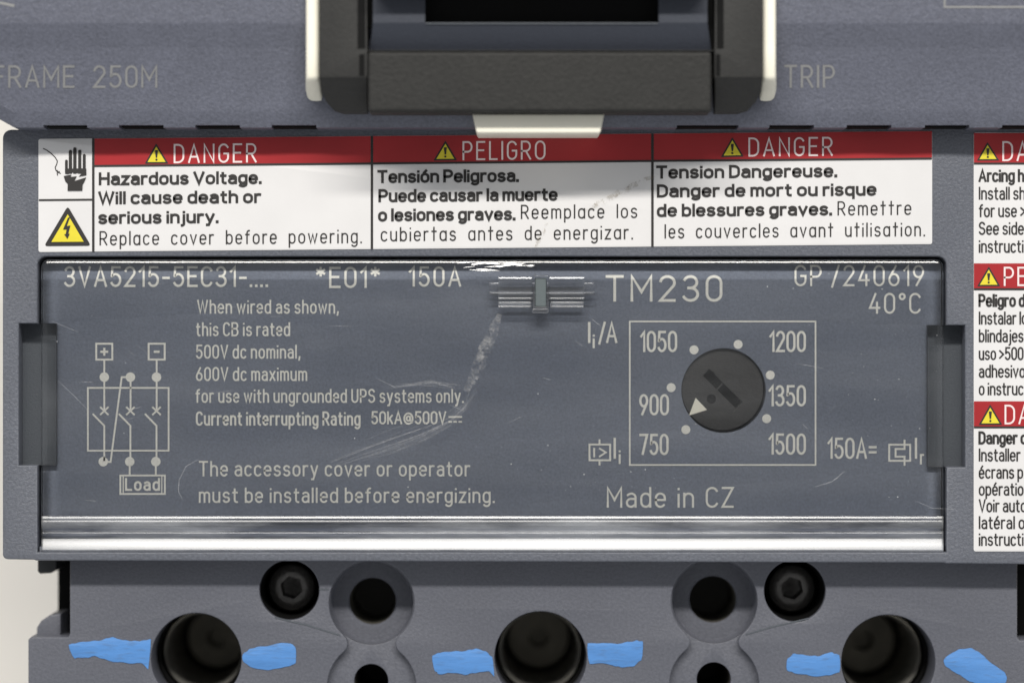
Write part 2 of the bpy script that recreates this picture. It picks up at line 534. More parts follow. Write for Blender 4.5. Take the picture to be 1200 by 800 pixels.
def expand(st):
    out = []
    for q in st:
        if len(q) == 2:
            out.append(q)
        else:
            cx, cy, rx, ry, a0, a1 = q
            n = max(4, int(abs(a1 - a0) / 15))
            for i in range(n + 1):
                a = math.radians(a0 + (a1 - a0) * i / n)
                out.append((cx + rx * math.cos(a), cy + ry * math.sin(a)))
    return out


WK = 1.0


def text(mb, s, x0, base, x1, cap, w, zf, font='din', gap=2.0, space=3.0, slope=0.0, mi=0):
    """write s with its ink from x0 to x1 on a baseline, capitals cap high, strokes w wide"""
    w *= WK
    wr = w / cap * 10
    pen, glyphs = 0.0, []
    for ch in s:
        if ch == ' ':
            pen += space
            continue
        wd, st = ISO[ch] if (font == 'iso' and ch in ISO) else G[ch]
        glyphs.append((pen, st))
        pen += wd + gap + wr * 0.75
    end = pen - gap - wr * 0.75
    kx = (x1 - x0 - w) / max(end, 0.01)
    ky = (cap - w) / 10.0
    xm = (x0 + x1) / 2

    def tf(x, y):
        return (x, y + slope * (x - xm))
    for pen, sts in glyphs:
        for st in sts:
            if st == 'dot':
                x = x0 + w / 2 + pen * kx
                d = w * 0.56
                mb.flat([(x - d, base), (x + d, base), (x + d, base - 2 * d), (x - d, base - 2 * d)], zf, tf=tf, mi=mi)
                continue
            pts = expand(st)
            cl = len(pts) > 3 and (Vector(pts[0]) - Vector(pts[-1])).length < 0.02
            P = [(x0 + w / 2 + (pen + x) * kx, base - w / 2 - y * ky) for x, y in pts]
            if not cl:            # square the ends so that strokes reach the line
                a, b = Vector(P[0]), Vector(P[1])
                P[0] = tuple(a + (a - b).normalized() * w * 0.42)
                a, b = Vector(P[-1]), Vector(P[-2])
                P[-1] = tuple(a + (a - b).normalized() * w * 0.42)
            mb.strip(P, w, zf, closed=cl, tf=tf, mi=mi)


# ------------------------------------------------------------------ the setting
tb = MB()
zt = -HT
for_x, for_y = 5200, 4200
tb.rings([[(-for_x, -for_y, zt), (for_x, -for_y, zt), (for_x, for_y, zt), (-for_x, for_y, zt)],
          [(-for_x, -for_y, zt - 250), (for_x, -for_y, zt - 250), (for_x, for_y, zt - 250), (-for_x, for_y, zt - 250)]],
         cap_end=True, cap_start=True)
table = tb.build('table', M['table'], None)
table['kind'] = 'structure'
table['label'] = 'cream white table top under the breaker'
table['category'] = 'table'

# ------------------------------------------------------------------ the circuit breaker
CB = bpy.data.objects.new('circuit_breaker', None)
CB.empty_display_size = 0.02
COL.objects.link(CB)
CB['label'] = 'slate grey moulded case circuit breaker with danger stickers and clear cover lying on white table'
CB['category'] = 'circuit breaker'
XM = 633.0                                    # axis of symmetry


def mir(pts):
    return [(2 * XM - x, y) for x, y in reversed(pts)]


# ---- rear body
body = MB()


def prism(mb, pts, zt_, zb_, mi=0, zread=None):
    a = [wp(x, y, zt_ if zread is None else zread) for x, y in pts]
    mb.rings([[(p[0], p[1], zt_) for p in a], [(p[0], p[1], zb_) for p in a]], cap_end=True, cap_start=True, mi=mi)


prism(body, [(70, -330), (1196, -330), (1196, 1130), (70, 1130)], -330, -HT + 1)
body.build('rear_body', M['base'], CB)

# ---- base plate with the terminal openings
BZ = -40.0
HOLES = [(230.0, 771.0, 53.0), (633.5, 770.0, 54.0), (1041.0, 775.0, 55.0)]
EIGHTS = [(435.5, 706.0, 50.0), (837.0, 704.0, 50.5)]
SCREWS = [(339.0, 691.0, 35.0), (931.5, 692.0, 36.0)]


def eight(x, y, r):
    """outline of the two joined round recesses"""
    y2, r2 = y + 98, r + 2
    up = arc(x, y, r, -47, 227, 40)
    lo_pts = arc(x, y2, r2, 130, 410, 40)

    def bez(a, c, b):
        return [((1 - t) ** 2 * a[0] + 2 * t * (1 - t) * c[0] + t * t * b[0],
                 (1 - t) ** 2 * a[1] + 2 * t * (1 - t) * c[1] + t * t * b[1]) for t in [i / 8 for i in range(1, 8)]]
    yn = y + 48
    return up + bez(up[-1], (x - 22, yn), lo_pts[0]) + lo_pts + bez(lo_pts[-1], (x + 22, yn), up[0])


outline = [(82, 600), (82, 742), (80, 746), (36, 746), (33, 749), (33, 1100), (2 * XM - 33, 1100), (2 * XM - 33, 753),
           (2 * XM - 36, 750), (1195, 750), (1192, 746), (1192, 600)]
base_holes = [circ(*h) for h in HOLES] + [eight(*e) for e in EIGHTS] + [circ(*s) for s in SCREWS]
base = plate('terminal_cover', [outline] + base_holes, BZ, BZ - 60, M['base'], CB, bevel=1.6)
for pts in ([(322, 723), (360, 732), (399, 744)], [(874, 743), (905, 734), (948, 724)], [(374, 690), (385, 690)]):
    sm = MB()
    sm.strip(pts, 1.6, lambda x, y: BZ, lift=0.5)
    sm.build('mould_seam', M['pocket'], base)

# ledges behind the flank, coloured black for the shade in the gap
for xa in (68, 1188):
    lt = MB()
    prism(lt, [(xa, 640), (xa + 18, 640), (xa + 18, 760), (xa, 760)], -150, -345)
    lt.build('flank_slot', M['pit'], CB)
pl = [(43, 760), (43, 735), (48, 727), (57, 721), (67, 719), (71, 719), (71, 760)]
plate('flank_lug', [pl], -70, -140, M['base'], CB, bevel=2)
plate('flank_lug', [[(44, 640), (44, 669), (47, 672), (60, 671), (66, 667), (66, 640)]], -70, -140, M['deep'], CB, bevel=1.5)

for x, y, r in HOLES:
    b = MB()
    b.lathe(x, y, BZ, [(r + 1.2, BZ - 58), (r + 0.6, BZ - 80), (r - 2, BZ - 82), (r - 2, BZ - 330), (0.3, BZ - 330)], n=72)
    hole = b.build('terminal_opening', M['pit'], CB, smooth=40)
    b = MB()
    b.lathe(x, y, BZ, [(r - 2.6, BZ - 100), (r - 5, BZ - 92), (r - 9, BZ - 96), (r - 10, BZ - 320)], n=72)
    b.build('metal_sleeve', M['sleeve'], hole, smooth=50)
    b = MB()
    b.lathe(x, y, BZ, [(r - 14, BZ - 325), (r - 14, BZ - 262), (r - 17, BZ - 258), (13, BZ - 258), (12, BZ - 285), (0.3, BZ - 285)], n=48)
    b.build('clamp_screw', M['clamp'], hole, smooth=40)

for x, y, r in EIGHTS:
    fl = plate('mounting_recess', [arc(x, y, r + 5, 0, 180, 24) + [(x - r - 8, y + 160), (x + r + 8, y + 160)],
                                   circ(x, y, r - 1.2), circ(x - 0.5, y + 91.5, 20)], BZ - 11, BZ - 26, M['base'], CB, bevel=0.8)
    b = MB()
    b.lathe(x, y, BZ - 11, [(r - 1.3, BZ - 12), (r - 2.2, BZ - 34), (r - 4, BZ - 36), (29.5, BZ - 36), (27.5, BZ - 38), (27.5, BZ - 44)])
    b.build('counterbore', M['base'], fl, smooth=40)
    b = MB()
    b.lathe(x, y, BZ - 11, [(27.5, BZ - 43), (26.5, BZ - 60), (26.0, BZ - 150), (0.3, BZ - 150)])
    b.lathe(x - 0.5, y + 91.5, BZ - 11, [(20, BZ - 24), (19.5, BZ - 200), (0.3, BZ - 200)])
    b.build('bolt_hole', M['bolt'], fl, smooth=40)

for x, y, r in SCREWS:
    b = MB()
    b.lathe(x, y, BZ, [(r + 0.6, BZ - 58), (r - 0.5, BZ - 64), (r - 0.5, BZ - 90), (0.3, BZ - 90)])
    b.lathe(x, y, BZ, [(r - 0.2, BZ - 8), (r - 1.0, BZ - 20), (r - 2.6, BZ - 62)])
    sw = b.build('screw_well', M['pit'], CB, smooth=40)
    b = MB()
    hexr = 14

    def ring(rad, z, hexa=False, n=48):
        c = wp(x, y, BZ)
        o = []
        for i in range(n):
            a = 2 * math.pi * i / n
            rr = rad
            if hexa:
                q = (a + 0.3) % (math.pi / 3) - math.pi / 6
                rr = rad * math.cos(math.pi / 6) / math.cos(q)
            o.append((c[0] + rr * math.cos(a), c[1] + rr * math.sin(a), z))
        return o
    b.rings([ring(29, BZ - 88), ring(29, BZ - 46), ring(27, BZ - 40), ring(20, BZ - 36), ring(hexr + 3, BZ - 35.5),
             ring(hexr, BZ - 37, True), ring(hexr - 1, BZ - 66, True), ring(2, BZ - 69)], cap_end=True)
    b.build('cover_screw', M['screw'], sw, smooth=35)

# blue marker dabs beside the terminal openings
def dab(top, bottom, seed):
    rnd = random.Random(seed)
    pts = []
    for line in (top, list(reversed(bottom))):
        for i in range(len(line)):
            pts.append((line[i][0] + rnd.uniform(-.6, .6), line[i][1] + rnd.uniform(-1.0, 1.0)))
            if i + 1 < len(line):
                for t in (0.33, 0.67):
                    pts.append((line[i][0] * (1 - t) + line[i + 1][0] * t + rnd.uniform(-.6, .6), line[i][1] * (1 - t) + line[i + 1][1] * t + rnd.uniform(-1.0, 1.0)))
    out = []
    n = len(pts)
    for i in range(n):                       # rounded by corner cutting
        a, b_ = pts[i], pts[(i + 1) % n]
        out += [(a[0] * .75 + b_[0] * .25, a[1] * .75 + b_[1] * .25), (a[0] * .25 + b_[0] * .75, a[1] * .25 + b_[1] * .75)]
    o = plate('paint_mark', [out], BZ + 0.9, BZ + 0.1, M['blue'], CB, bevel=0.25, res=1)
    o['label'] = 'bright blue marker dab beside a terminal opening'


dab([(80, 755), (88, 753), (110, 751), (124, 748), (132, 746), (140, 749), (152, 751), (168, 750), (177, 748)],
    [(86, 771), (100, 770), (112, 768), (128, 774), (150, 777), (166, 776), (170, 780), (174, 784)], 1)
dab([(283, 768), (292, 760), (306, 757), (325, 754), (342, 753), (347, 760)], [(285, 775), (296, 782), (315, 784), (335, 781), (346, 776), (347, 768)], 2)
dab([(506, 768), (516, 764), (530, 763), (545, 762), (558, 760), (570, 762), (577, 770)],
    [(508, 784), (514, 789), (530, 788), (546, 790), (562, 786), (573, 786), (580, 794)], 3)
dab([(688, 754), (700, 753), (718, 754), (734, 752), (746, 750), (754, 752)], [(690, 777), (705, 777), (718, 779), (728, 782), (742, 780), (752, 772)], 4)
dab([(922, 771), (930, 765), (945, 768), (960, 768), (975, 764), (984, 767)], [(922, 784), (930, 789), (945, 790), (960, 793), (972, 790), (985, 786)], 5)
dab([(1105, 773), (1114, 765), (1124, 760), (1138, 759), (1150, 765), (1160, 776), (1176, 785), (1180, 793)],
    [(1108, 780), (1118, 786), (1128, 793), (1140, 799), (1152, 804), (1164, 806), (1174, 806), (1179, 800)], 6)

# ---- front cover with the window opening and the two side pockets
OX0, OX1, OY0, OY1 = 44.0, 1109.0, 300.5, 646.5
op = (arc(OX1 - 10, OY0 + 10, 10, 0, 90, 6) + arc(OX0 + 10, OY0 + 10, 10, 90, 180, 6)
      + [(OX0, 379), (22, 379), (22, 545), (OX0, 545), (OX0, OY1), (OX1, OY1), (OX1, 547), (1131, 547), (1131, 381), (OX1, 381)])
fo = (arc(2 * XM - 13, 162, 10, 0, 90, 6) + [(2 * XM - 24, 152), (2 * XM - 26, 120), (26, 120), (24, 152)] + arc(13, 162, 10, 90, 180, 6) + arc(9, 649, 6, 180, 270, 5)
      + [(40, 655.5), (42, 656.5), (1107, 659), (1109, 660)] + arc(2 * XM - 9, 655, 6, 270, 360, 5))
plate('front_cover', [fo, op], 0, -70, M['housing'], CB, bevel=2.2, res=3)
b = MB()
b.rings([[(x, y, z) for x, y in [(30, 170), (1236, 170), (1236, 640), (30, 640)]] for z in (-72, -330)], raw=False, cap_end=True, cap_start=True)
b.build('inner_frame', M['deep'], CB)
# pockets
for xa, xb, ya, yb in [(22, 66, 379, 545), (1087, 1131, 381, 547)]:
    b = MB()
    q = [wp(x, y, -12) for x, y in [(xa, ya), (xb, ya), (xb, yb), (xa, yb)]]
    b.rings([[(p[0], p[1], -12) for p in q], [(p[0], p[1], -30) for p in q]], cap_end=True)
    b.build('side_pocket', M['pocket'], CB)
# lower lip below the window
plate('lower_lip', [[(46, 640), (1106, 640), (1106, 657.5), (46, 655.5)]], -3.5, -40, M['housing'], CB, bevel=1.5)

# ---- rating panel under the clear cover
PZ = -20.0
zp = lambda x, y: PZ
DC = (848.0, 457.5)
pan = rrect(50, 306, 1103, 650, 6)
# cut the pocket notches into the outline
pan = (arc(1097, 312, 6, 0, 90, 5) + arc(56, 312, 6, 90, 180, 5) + [(50, 379), (66, 379), (66, 545), (50, 545), (50, 640), (1103, 640), (1103, 547),
       (1087, 547), (1087, 381), (1103, 381)])
panel = plate('rating_panel', [pan, circ(DC[0], DC[1], 49.4, 72)], PZ, PZ - 34, M['panel'], CB, bevel=0.8, res=1)

WK = 0.9
L = MB()
text(L, '3VA5215-5EC31-....', 75, 336.3, 314, 24.5, 3.0, zp)
text(L, '*E01*', 370, 337.5, 445.5, 25, 3.1, zp)
text(L, '150A', 479, 336, 540.5, 24, 3.0, zp, gap=2.4)
text(L, 'When wired as shown,', 231, 367.6, 397, 16.5, 2.15, zp, space=2.8)
text(L, 'this CB is rated', 229.5, 393.9, 340, 16.5, 2.15, zp, space=2.8)
text(L, '500V dc nominal,', 229.5, 420.2, 352, 16.5, 2.15, zp, space=2.8)
text(L, '600V dc maximum', 229.5, 446.3, 360, 16.5, 2.15, zp, space=2.8)
text(L, 'for use with ungrounded UPS systems only.', 229, 471.9, 543.5, 16.5, 2.15, zp, space=2.8)
text(L, 'Current interrupting Rating', 229.5, 498.6, 422.5, 16.8, 2.5, zp, space=2.8)
text(L, '50kA@500V', 435, 497, 523, 15.5, 2.3, zp, gap=1.6)
L.strip([(525.5, 488.3), (541.5, 488.3)], 2.0, zp)
for a in (525.5, 531.4, 537.3):
    L.strip([(a, 494), (a + 4.2, 494)], 2.0, zp)
text(L, 'The accessory cover or operator', 233, 558, 551, 18.3, 2.4, zp, space=3.2)
text(L, 'must be installed before energizing.', 233, 589, 579.7, 18.3, 2.4, zp, space=3.2)
text(L, 'GP /240619', 931, 335.4, 1083, 25, 2.7, zp, gap=2.2, space=3.0)
text(L, '40\u00b0C', 1018.3, 367.6, 1079, 24.5, 2.7, zp, gap=2.2)
text(L, 'TM230', 709.5, 353.6, 846.6, 31.3, 3.6, zp, gap=2.4)
text(L, 'Made in CZ', 711, 594.6, 860, 24.5, 2.8, zp, gap=2.0, space=4)
L.build('rating_text', M['etch'], panel)

L = MB()
for s, x0, bl, x1 in [('1050', 750, 412.5, 793.6), ('1200', 901.5, 412.5, 944.5), ('900', 749, 486.5, 784), ('1350', 900.5, 476, 944.5),
                      ('750', 749, 533, 783.6), ('1500', 900.5, 532.6, 944.5)]:
    text(L, s, x0, bl, x1, 25, 3.1, zp, gap=1.7)
text(L, 'I', 689, 402, 692.6, 25, 3.3, zp)
text(L, 'i', 694.5, 408, 697.7, 17, 2.8, zp)
text(L, '/A', 701, 402, 723.5, 25, 3.0, zp, gap=0.8)
text(L, 'I', 719, 537.5, 722.4, 25, 3.1, zp)
text(L, 'i', 725, 543.5, 728, 17, 2.6, zp)
text(L, '150A=', 969.5, 537.5, 1027.5, 25, 3.0, zp, gap=1.7)
text(L, 'I', 1072, 537.5, 1075.3, 25, 3.1, zp)
text(L, 'r', 1078, 544, 1083, 17, 2.5, zp)
L.strip([(738, 376.6), (955.7, 376.6), (955.7, 544.5), (738, 544.5), (738, 376.6)], 1.9, zp, closed=True)
for x, y in [(813.3, 409.8), (865, 403.4), (786.5, 454), (803.7, 503.2), (902.6, 439.3), (898.4, 490.3)]:
    L.flat(circ(x, y, 5.3, 20), zp)
# magnetic and thermal release symbols
L.strip([(690.8, 520.6), (715, 520.6), (715, 539), (690.8, 539), (690.8, 520.6)], 2.2, zp, closed=True)
L.strip([(702.6, 514.5), (702.6, 520)], 2.2, zp)
L.strip([(702.6, 539.5), (702.6, 545)], 2.2, zp)
L.strip([(696.3, 524.5), (696.3, 535.5)], 2.2, zp)
L.strip([(702, 524.8), (710, 529.8), (702, 535)], 2.0, zp)
L.strip([(1042, 520.8), (1066.6, 520.8), (1066.6, 539.6), (1042, 539.6), (1042, 520.8)], 2.2, zp, closed=True)
L.strip([(1060, 515), (1060, 525.8), (1049.5, 525.8), (1049.5, 534.8), (1060, 534.8), (1060, 545.5)], 2.2, zp)
L.build('setting_scale', M['etch'], panel)

L = MB()
W2 = 2.1
for x in (122.2, 183.6):
    L.strip([(x - 9.4, 402.6), (x + 9.4, 402.6), (x + 9.4, 421.2), (x - 9.4, 421.2), (x - 9.4, 402.6)], 2.2, zp, closed=True)
    L.strip([(x - 4.6, 412), (x + 4.6, 412)] if x < 150 else [(x - 3.4, 412), (x + 3.4, 412)], 2.6, zp)
    L.strip([(x, 421), (x, 481)], W2, zp)
L.strip([(122.2, 407.4), (122.2, 416.6)], 2.6, zp)
L.strip([(153, 441.7), (153, 481)], W2, zp)
for x in (122.2, 152.8, 183.4):
    L.flat(circ(x, 441.7, 5.6, 20), zp)
    L.strip([(x - 5, 476.5), (x + 5, 486)], 2.0, zp)
    L.strip([(x - 5, 486), (x + 5, 476.5)], 2.0, zp)
    L.strip([(x - 13.6, 484.6), (x, 498.6), (x, 540)], W2, zp)
for x in (121, 152, 182.6):
    L.flat(circ(x, 540.6, 5.6, 20), zp)
for x in (152, 182.6):
    L.strip([(x, 541), (x, 556)], W2, zp)
L.strip([(103, 454.3), (197.6, 454.3), (197.6, 527.8), (103, 527.8), (103, 454.3)], 2.0, zp, closed=True)
L.strip([(153, 441.7), (142.6, 441.7), (129.6, 541), (121, 541)], W2, zp)
L.strip([(141, 556.8), (193.2, 556.8), (193.2, 578.4), (141, 578.4), (141, 556.8)], 2.1, zp, closed=True)
L.strip([(144.4, 557.5), (144.4, 577.6)], 1.3, zp)
L.strip([(189.6, 557.5), (189.6, 577.6)], 1.3, zp)
text(L, 'Load', 146.5, 574.8, 187.5, 15.2, 2.7, zp)
L.build('wiring_diagram', M['etch'], panel)

# dial
b = MB()
b.lathe(DC[0], DC[1], PZ, [(49.3, PZ - 30), (49.2, PZ - 32), (0.3, PZ - 32)], n=72)
b.build('dial_well', M['pit'], panel, smooth=40)
DZ = PZ - 5
ang = math.atan2(474 - 437, 865.7 - 828.2)
ux, uy = math.cos(ang), math.sin(ang)
sc_ = (847.0, 455.6)


def slotpt(a, c):
    return (sc_[0] + ux * a - uy * c, sc_[1] + uy * a + ux * c)


slot = [slotpt(-27.5, -5.6), slotpt(-20, -6.4), slotpt(-19, -5.2), slotpt(27, -5.2), slotpt(27, 5.4), slotpt(-27.5, 5.4)]
dial = plate('setting_dial', [circ(846.6, 456.0, 47.8, 90), slot, circ(833.6, 467.4, 5.3, 24)], DZ, DZ - 24, M['dial'], CB, bevel=0.7)
b = MB()
q = [wp(x, y, DZ) for x, y in slot]
b.rings([[(p[0], p[1], DZ - 1) for p in q], [(p[0], p[1], DZ - 20) for p in q]], cap_end=True)
b.build('driver_slot', M['pit'], dial)
b = MB()
prism(b, [slotpt(-5.2, -5.4), slotpt(-3.6, -5.4), slotpt(-3.6, 5.6), slotpt(-5.2, 5.6)], DZ - 2.5, DZ - 11)
b.build('slot_web', M['dial'], dial)
b = MB()
b.lathe(833.6, 467.4, DZ, [(5.4, DZ - 1), (4.5, DZ - 6), (0.2, DZ - 7)], n=24)
b.build('pivot_dimple', M['pit'], dial, smooth=40)
b = MB()
b.flat([(815.2, 466), (828.6, 480), (807.4, 486.6)], lambda x, y: DZ)
b.build('pointer', M['cream'], dial)

# ---- clear cover: sheet with a facet round its rim, latch, ridged lower edge
cover = group_part('clear_cover', CB)


def half_tilt(y):
    """tilt of a face at y that mirrors the tube towards the front"""
    dy = (CY - y)
    lp = LDIR * (LDIST / S)
    a1 = math.atan2(lp.y - dy, lp.z)
    a2 = math.atan2(-dy, D)
    return (a1 + a2) / 2


def rr_loop(ins, z, x0=48.5, y0=304, x1=1105.5, y1=604, r=9):
    pts = arc(x1 - r, y0 + r, max(r - ins, 1), 0, 90, 6) + arc(x0 + r, y0 + r, max(r - ins, 1), 90, 180, 6) + \
        [(x0 + ins, y1), (x1 - ins, y1)]
    return [(x, y, z) for x, y in pts]


t0 = math.tan(half_tilt(307))
b = MB()
b.rings([rr_loop(1.0, -13), rr_loop(0.3, -11), rr_loop(0, -3.2), rr_loop(1.6, -0.9 - 1.7 * t0), rr_loop(2.2, -0.6 - 1.7 * t0),
         rr_loop(3.9, -0.6), rr_loop(7, 0)], raw=False, cap_end=True, cap_start=True)
b.build('window_sheet', M['clear'], cover)


def xprof(prof, x0, x1, nm, m, par, z_in=-12, xj=None, sm=30):
    b = MB()
    xs = [x0, x0 + 2.5] + ([] if xj is None else xj) + [x1 - 2.5, x1]
    rings = []
    for i, x in enumerate(xs):
        e = 0.8 if i in (0, len(xs) - 1) else 0
        rings.append([(x, y, z - e) for y, z in prof] + [(x, prof[-1][0], z_in), (x, prof[0][0], z_in)])
    n = len(rings[0])
    b.rings([[p for p in r] for r in rings], raw=False, cap_end=True, cap_start=True)
    return b.build(nm, m, par, smooth=sm)


th = math.tan(half_tilt(638))
pr = [(604.2, -2.5), (604.6, -1.5), (607.0, -1.5 + 1.0)]
# first soft bump, second narrow bump, then the broad pull-lip facing the tube
pr += [(609, -0.9)] + [(609 + 10 * t, -0.9 + 1.55 * math.sin(math.pi * t) - 1.0 * t) for t in [i / 12 for i in range(1, 13)]]
pr += [(621, -4.0)] + [(621 + 8 * t, -4.0 + 3.4 * math.sin(math.pi * t) ** 0.8) for t in [i / 12 for i in range(1, 13)]]
zz = -4.8
pr += [(631, zz)]
for i in range(10):
    zz += 1.26 * math.tan(half_tilt(638) * (0.86 + 0.26 * i / 9))
    pr += [(631 + 1.26 * (i + 1), zz)]
pr += [(645.4, zz - 0.8), (646.2, -9)]
xprof(pr, 48.5, 1105.5, 'ridged_edge', M['ridge'], cover)

# latch on the upper edge: two clear bars either side of the catch window
latch = group_part('cover_latch', CB)


def bar(x0, x1, y0, y1, zc, h, nm, par, m):
    th_ = math.tan(half_tilt((y0 + y1) / 2))
    hgt = y1 - y0
    pr_ = [(y0, zc - 1), (y0 + 0.4, zc + 0.6), (y0 + 1.8, zc + 0.6 + 1.4 * th_), (y0 + 3.2, zc + h)]
    pr_ += [(y0 + 4.2 + (hgt - 11) * t, zc + h - 1.2 * math.sin(math.pi * t)) for t in (0.25, 0.5, 0.75, 1)]
    pr_ += [(y1 - 5, zc + h - 2), (y1 - 3.6, zc + h - 2), (y1 - 2.4, zc + h - 2 + 1.2 * th_), (y1, zc - 1)]
    return xprof(pr_, x0, x1, nm, m, par, z_in=-5)


bar(584, 624, 324.5, 352, 0.6, 3, 'clear_bar', latch, M['latch'])
bar(643, 685, 324.5, 352, 0.6, 3, 'clear_bar', latch, M['latch'])
bar(573, 697, 331, 345.5, -0.9, 1.2, 'clear_bar', latch, M['latch'])
for a, c in ((584, 623), (645, 684)):
    bar(a, c, 353.4, 361.5, 0.4, 2.2, 'clear_bar', latch, M['latch'])
plate('catch_frame', [rrect(624.3, 322.6, 643.2, 363, 2), rrect(627, 325.5, 640.5, 359.5, 1)], 6.5, -4, M['latch'], latch, bevel=0.6)
plate('catch', [rrect(627.2, 325.7, 640.3, 359.3, 1)], 4.4, -4, M['catch'], latch, bevel=1.0)
plate('catch_lip', [rrect(623.6, 361.5, 642.6, 367, 1.5)], 6.6, 0.4, M['latch'], latch, bevel=1.2)

# gate mark and frayed rim along the upper edge
rnd = random.Random(4)
b = MB()
for k in range(16):
    x = 530 + rnd.random() * 92
    y = 307.5 + rnd.random() * 5.5 + (4 if x < 560 else 0) * rnd.random()
    ln = 8 + rnd.random() * 22
    tl = rnd.uniform(-0.12, 0.12)
    w = rnd.uniform(0.35, 1.1)
    tz = math.tan(half_tilt(310) + rnd.uniform(-0.03, 0.03))
    b.rings([[(x + ln * t, y + tl * ln * t - w * env, 0.5), (x + ln * t, y + tl * ln * t + w * env, 0.5 + 2 * w * env * tz),
              (x + ln * t, y + tl * ln * t + w * env + 0.4, -0.3)] for t, env in ((0, 0.15), (0.3, 1), (0.7, 0.9), (1, 0.1))], raw=False, cap_end=True, cap_start=True)
b.build('gate_mark', M['latch'], cover)

# rub marks, scratches and dust on the clear sheet
def ribbon(mb, pts, w0, z, jit=0.0, seed=1):
    rn = random.Random(seed)
    P = [Vector(p) for p in pts]
    out = []
    for i in range(len(P) - 1):
        for j in range(6):
            t = j / 6
            out.append(P[i].lerp(P[i + 1], t) + Vector((rn.uniform(-jit, jit), rn.uniform(-jit, jit))))
    out.append(P[-1])
    n = len(out)
    for i in range(n - 1):
        d = (out[i + 1] - out[i]).normalized()
        nn = Vector((-d.y, d.x))
        wa = w0 * (0.35 + 0.65 * math.sin(math.pi * min(1, max(0, (i + 0.5) / n))))
        mb.k += 1
        z_ = z + (mb.k % 7) * 0.03
        a, c = out[i] - d * 0.3, out[i + 1] + d * 0.3
        mb.face([(p.x, p.y, z_) for p in (a + nn * wa, a - nn * wa, c - nn * wa, c + nn * wa)])


b = MB()
ribbon(b, [(586, 368), (576, 392), (565, 415), (557, 438), (546, 458)], 8, 0.35, 1.2, 3)
ribbon(b, [(578, 384), (566, 408), (558, 434)], 5, 0.65, 1.2, 33)
b.build('rub_mark', M['scuff'], cover)
b = MB()
rf = random.Random(31)
for k in range(30):
    o = rf.gauss(0, 7)
    t0_, t1_ = sorted((rf.random(), rf.random()))
    arcp = [(558 + o * .6, 452 + o), (546, 474 + o * .5), (528, 492 + o * .6), (498, 506 + o * .9), (462, 519 + o), (424, 532 + o * .8), (388, 545 + o * .6)]
    m0, m1 = int(t0_ * 5), min(6, int(t1_ * 5) + 2)
    ribbon(b, arcp[m0:m1 + 1], rf.uniform(0.15, 0.5), 0.35, 0.3, 100 + k)
for k in range(12):
    ribbon(b, [(462 + rf.uniform(-10, 10), 452 + rf.gauss(0, 3)), (505, 449 + rf.gauss(0, 3)), (540 + rf.uniform(-9, 9), 454 + rf.gauss(0, 3))], rf.uniform(0.2, 0.5), 0.35, 0.3, 300 + k)
b.build('rub_mark', M['finescuff'], cover)
b = MB()
ribbon(b, [(233, 538), (218, 546), (210, 562), (209, 575), (214, 586)], 0.5, 0.35, 0.2, 9)
ribbon(b, [(68, 446), (85, 462), (105, 482)], 0.35, 0.35, 0.2, 10)
ribbon(b, [(955, 570), (975, 564), (990, 552)], 0.6, 0.35, 0.3, 11)
ribbon(b, [(694, 374), (699, 378), (703, 381)], 0.5, 0.35, 0.2, 12)
rn = random.Random(11)
for k in range(26):
    x, y = rn.uniform(60, 1090), rn.uniform(318, 596)
    a = rn.gauss(0.05, 0.35)
    ln = rn.uniform(6, 34)
    ribbon(b, [(x, y), (x + ln * math.cos(a), y + ln * math.sin(a))], rn.uniform(0.15, 0.38), 0.35, 0.1, k)
b.build('scratches', M['scratch'], cover)
b = MB()
for k in range(130):
    if k % 3 == 0:
        x, y = rn.gauss(700, 60), rn.gauss(545, 25)
    elif k % 3 == 1:
        x, y = rn.gauss(1050, 30), rn.uniform(330, 590)
    else:
        x, y = rn.uniform(55, 1098), rn.uniform(314, 600)
    x, y = min(max(x, 55), 1098), min(max(y, 314), 599)
    r = rn.choice((0.25, 0.3, 0.35, 0.45, 0.7)) * rn.uniform(0.8, 1.2)
    b.lathe(x, y, 0.4, [(r, 0.1), (r * 0.8, 0.1 + r * 0.6), (r * 0.1, 0.1 + r * 0.8)], n=6, cap_end=True)
du = b.build('dust', M['dust'], cover)
du['kind'] = 'stuff'

# ---- stickers
WK = 1.0
LZ = 0.9
zl = lambda x, y: LZ


def sy(x, y):
    """lay a point that was read off level onto the askew sticker"""
    return (x, y + SLOPE * (x - 45))


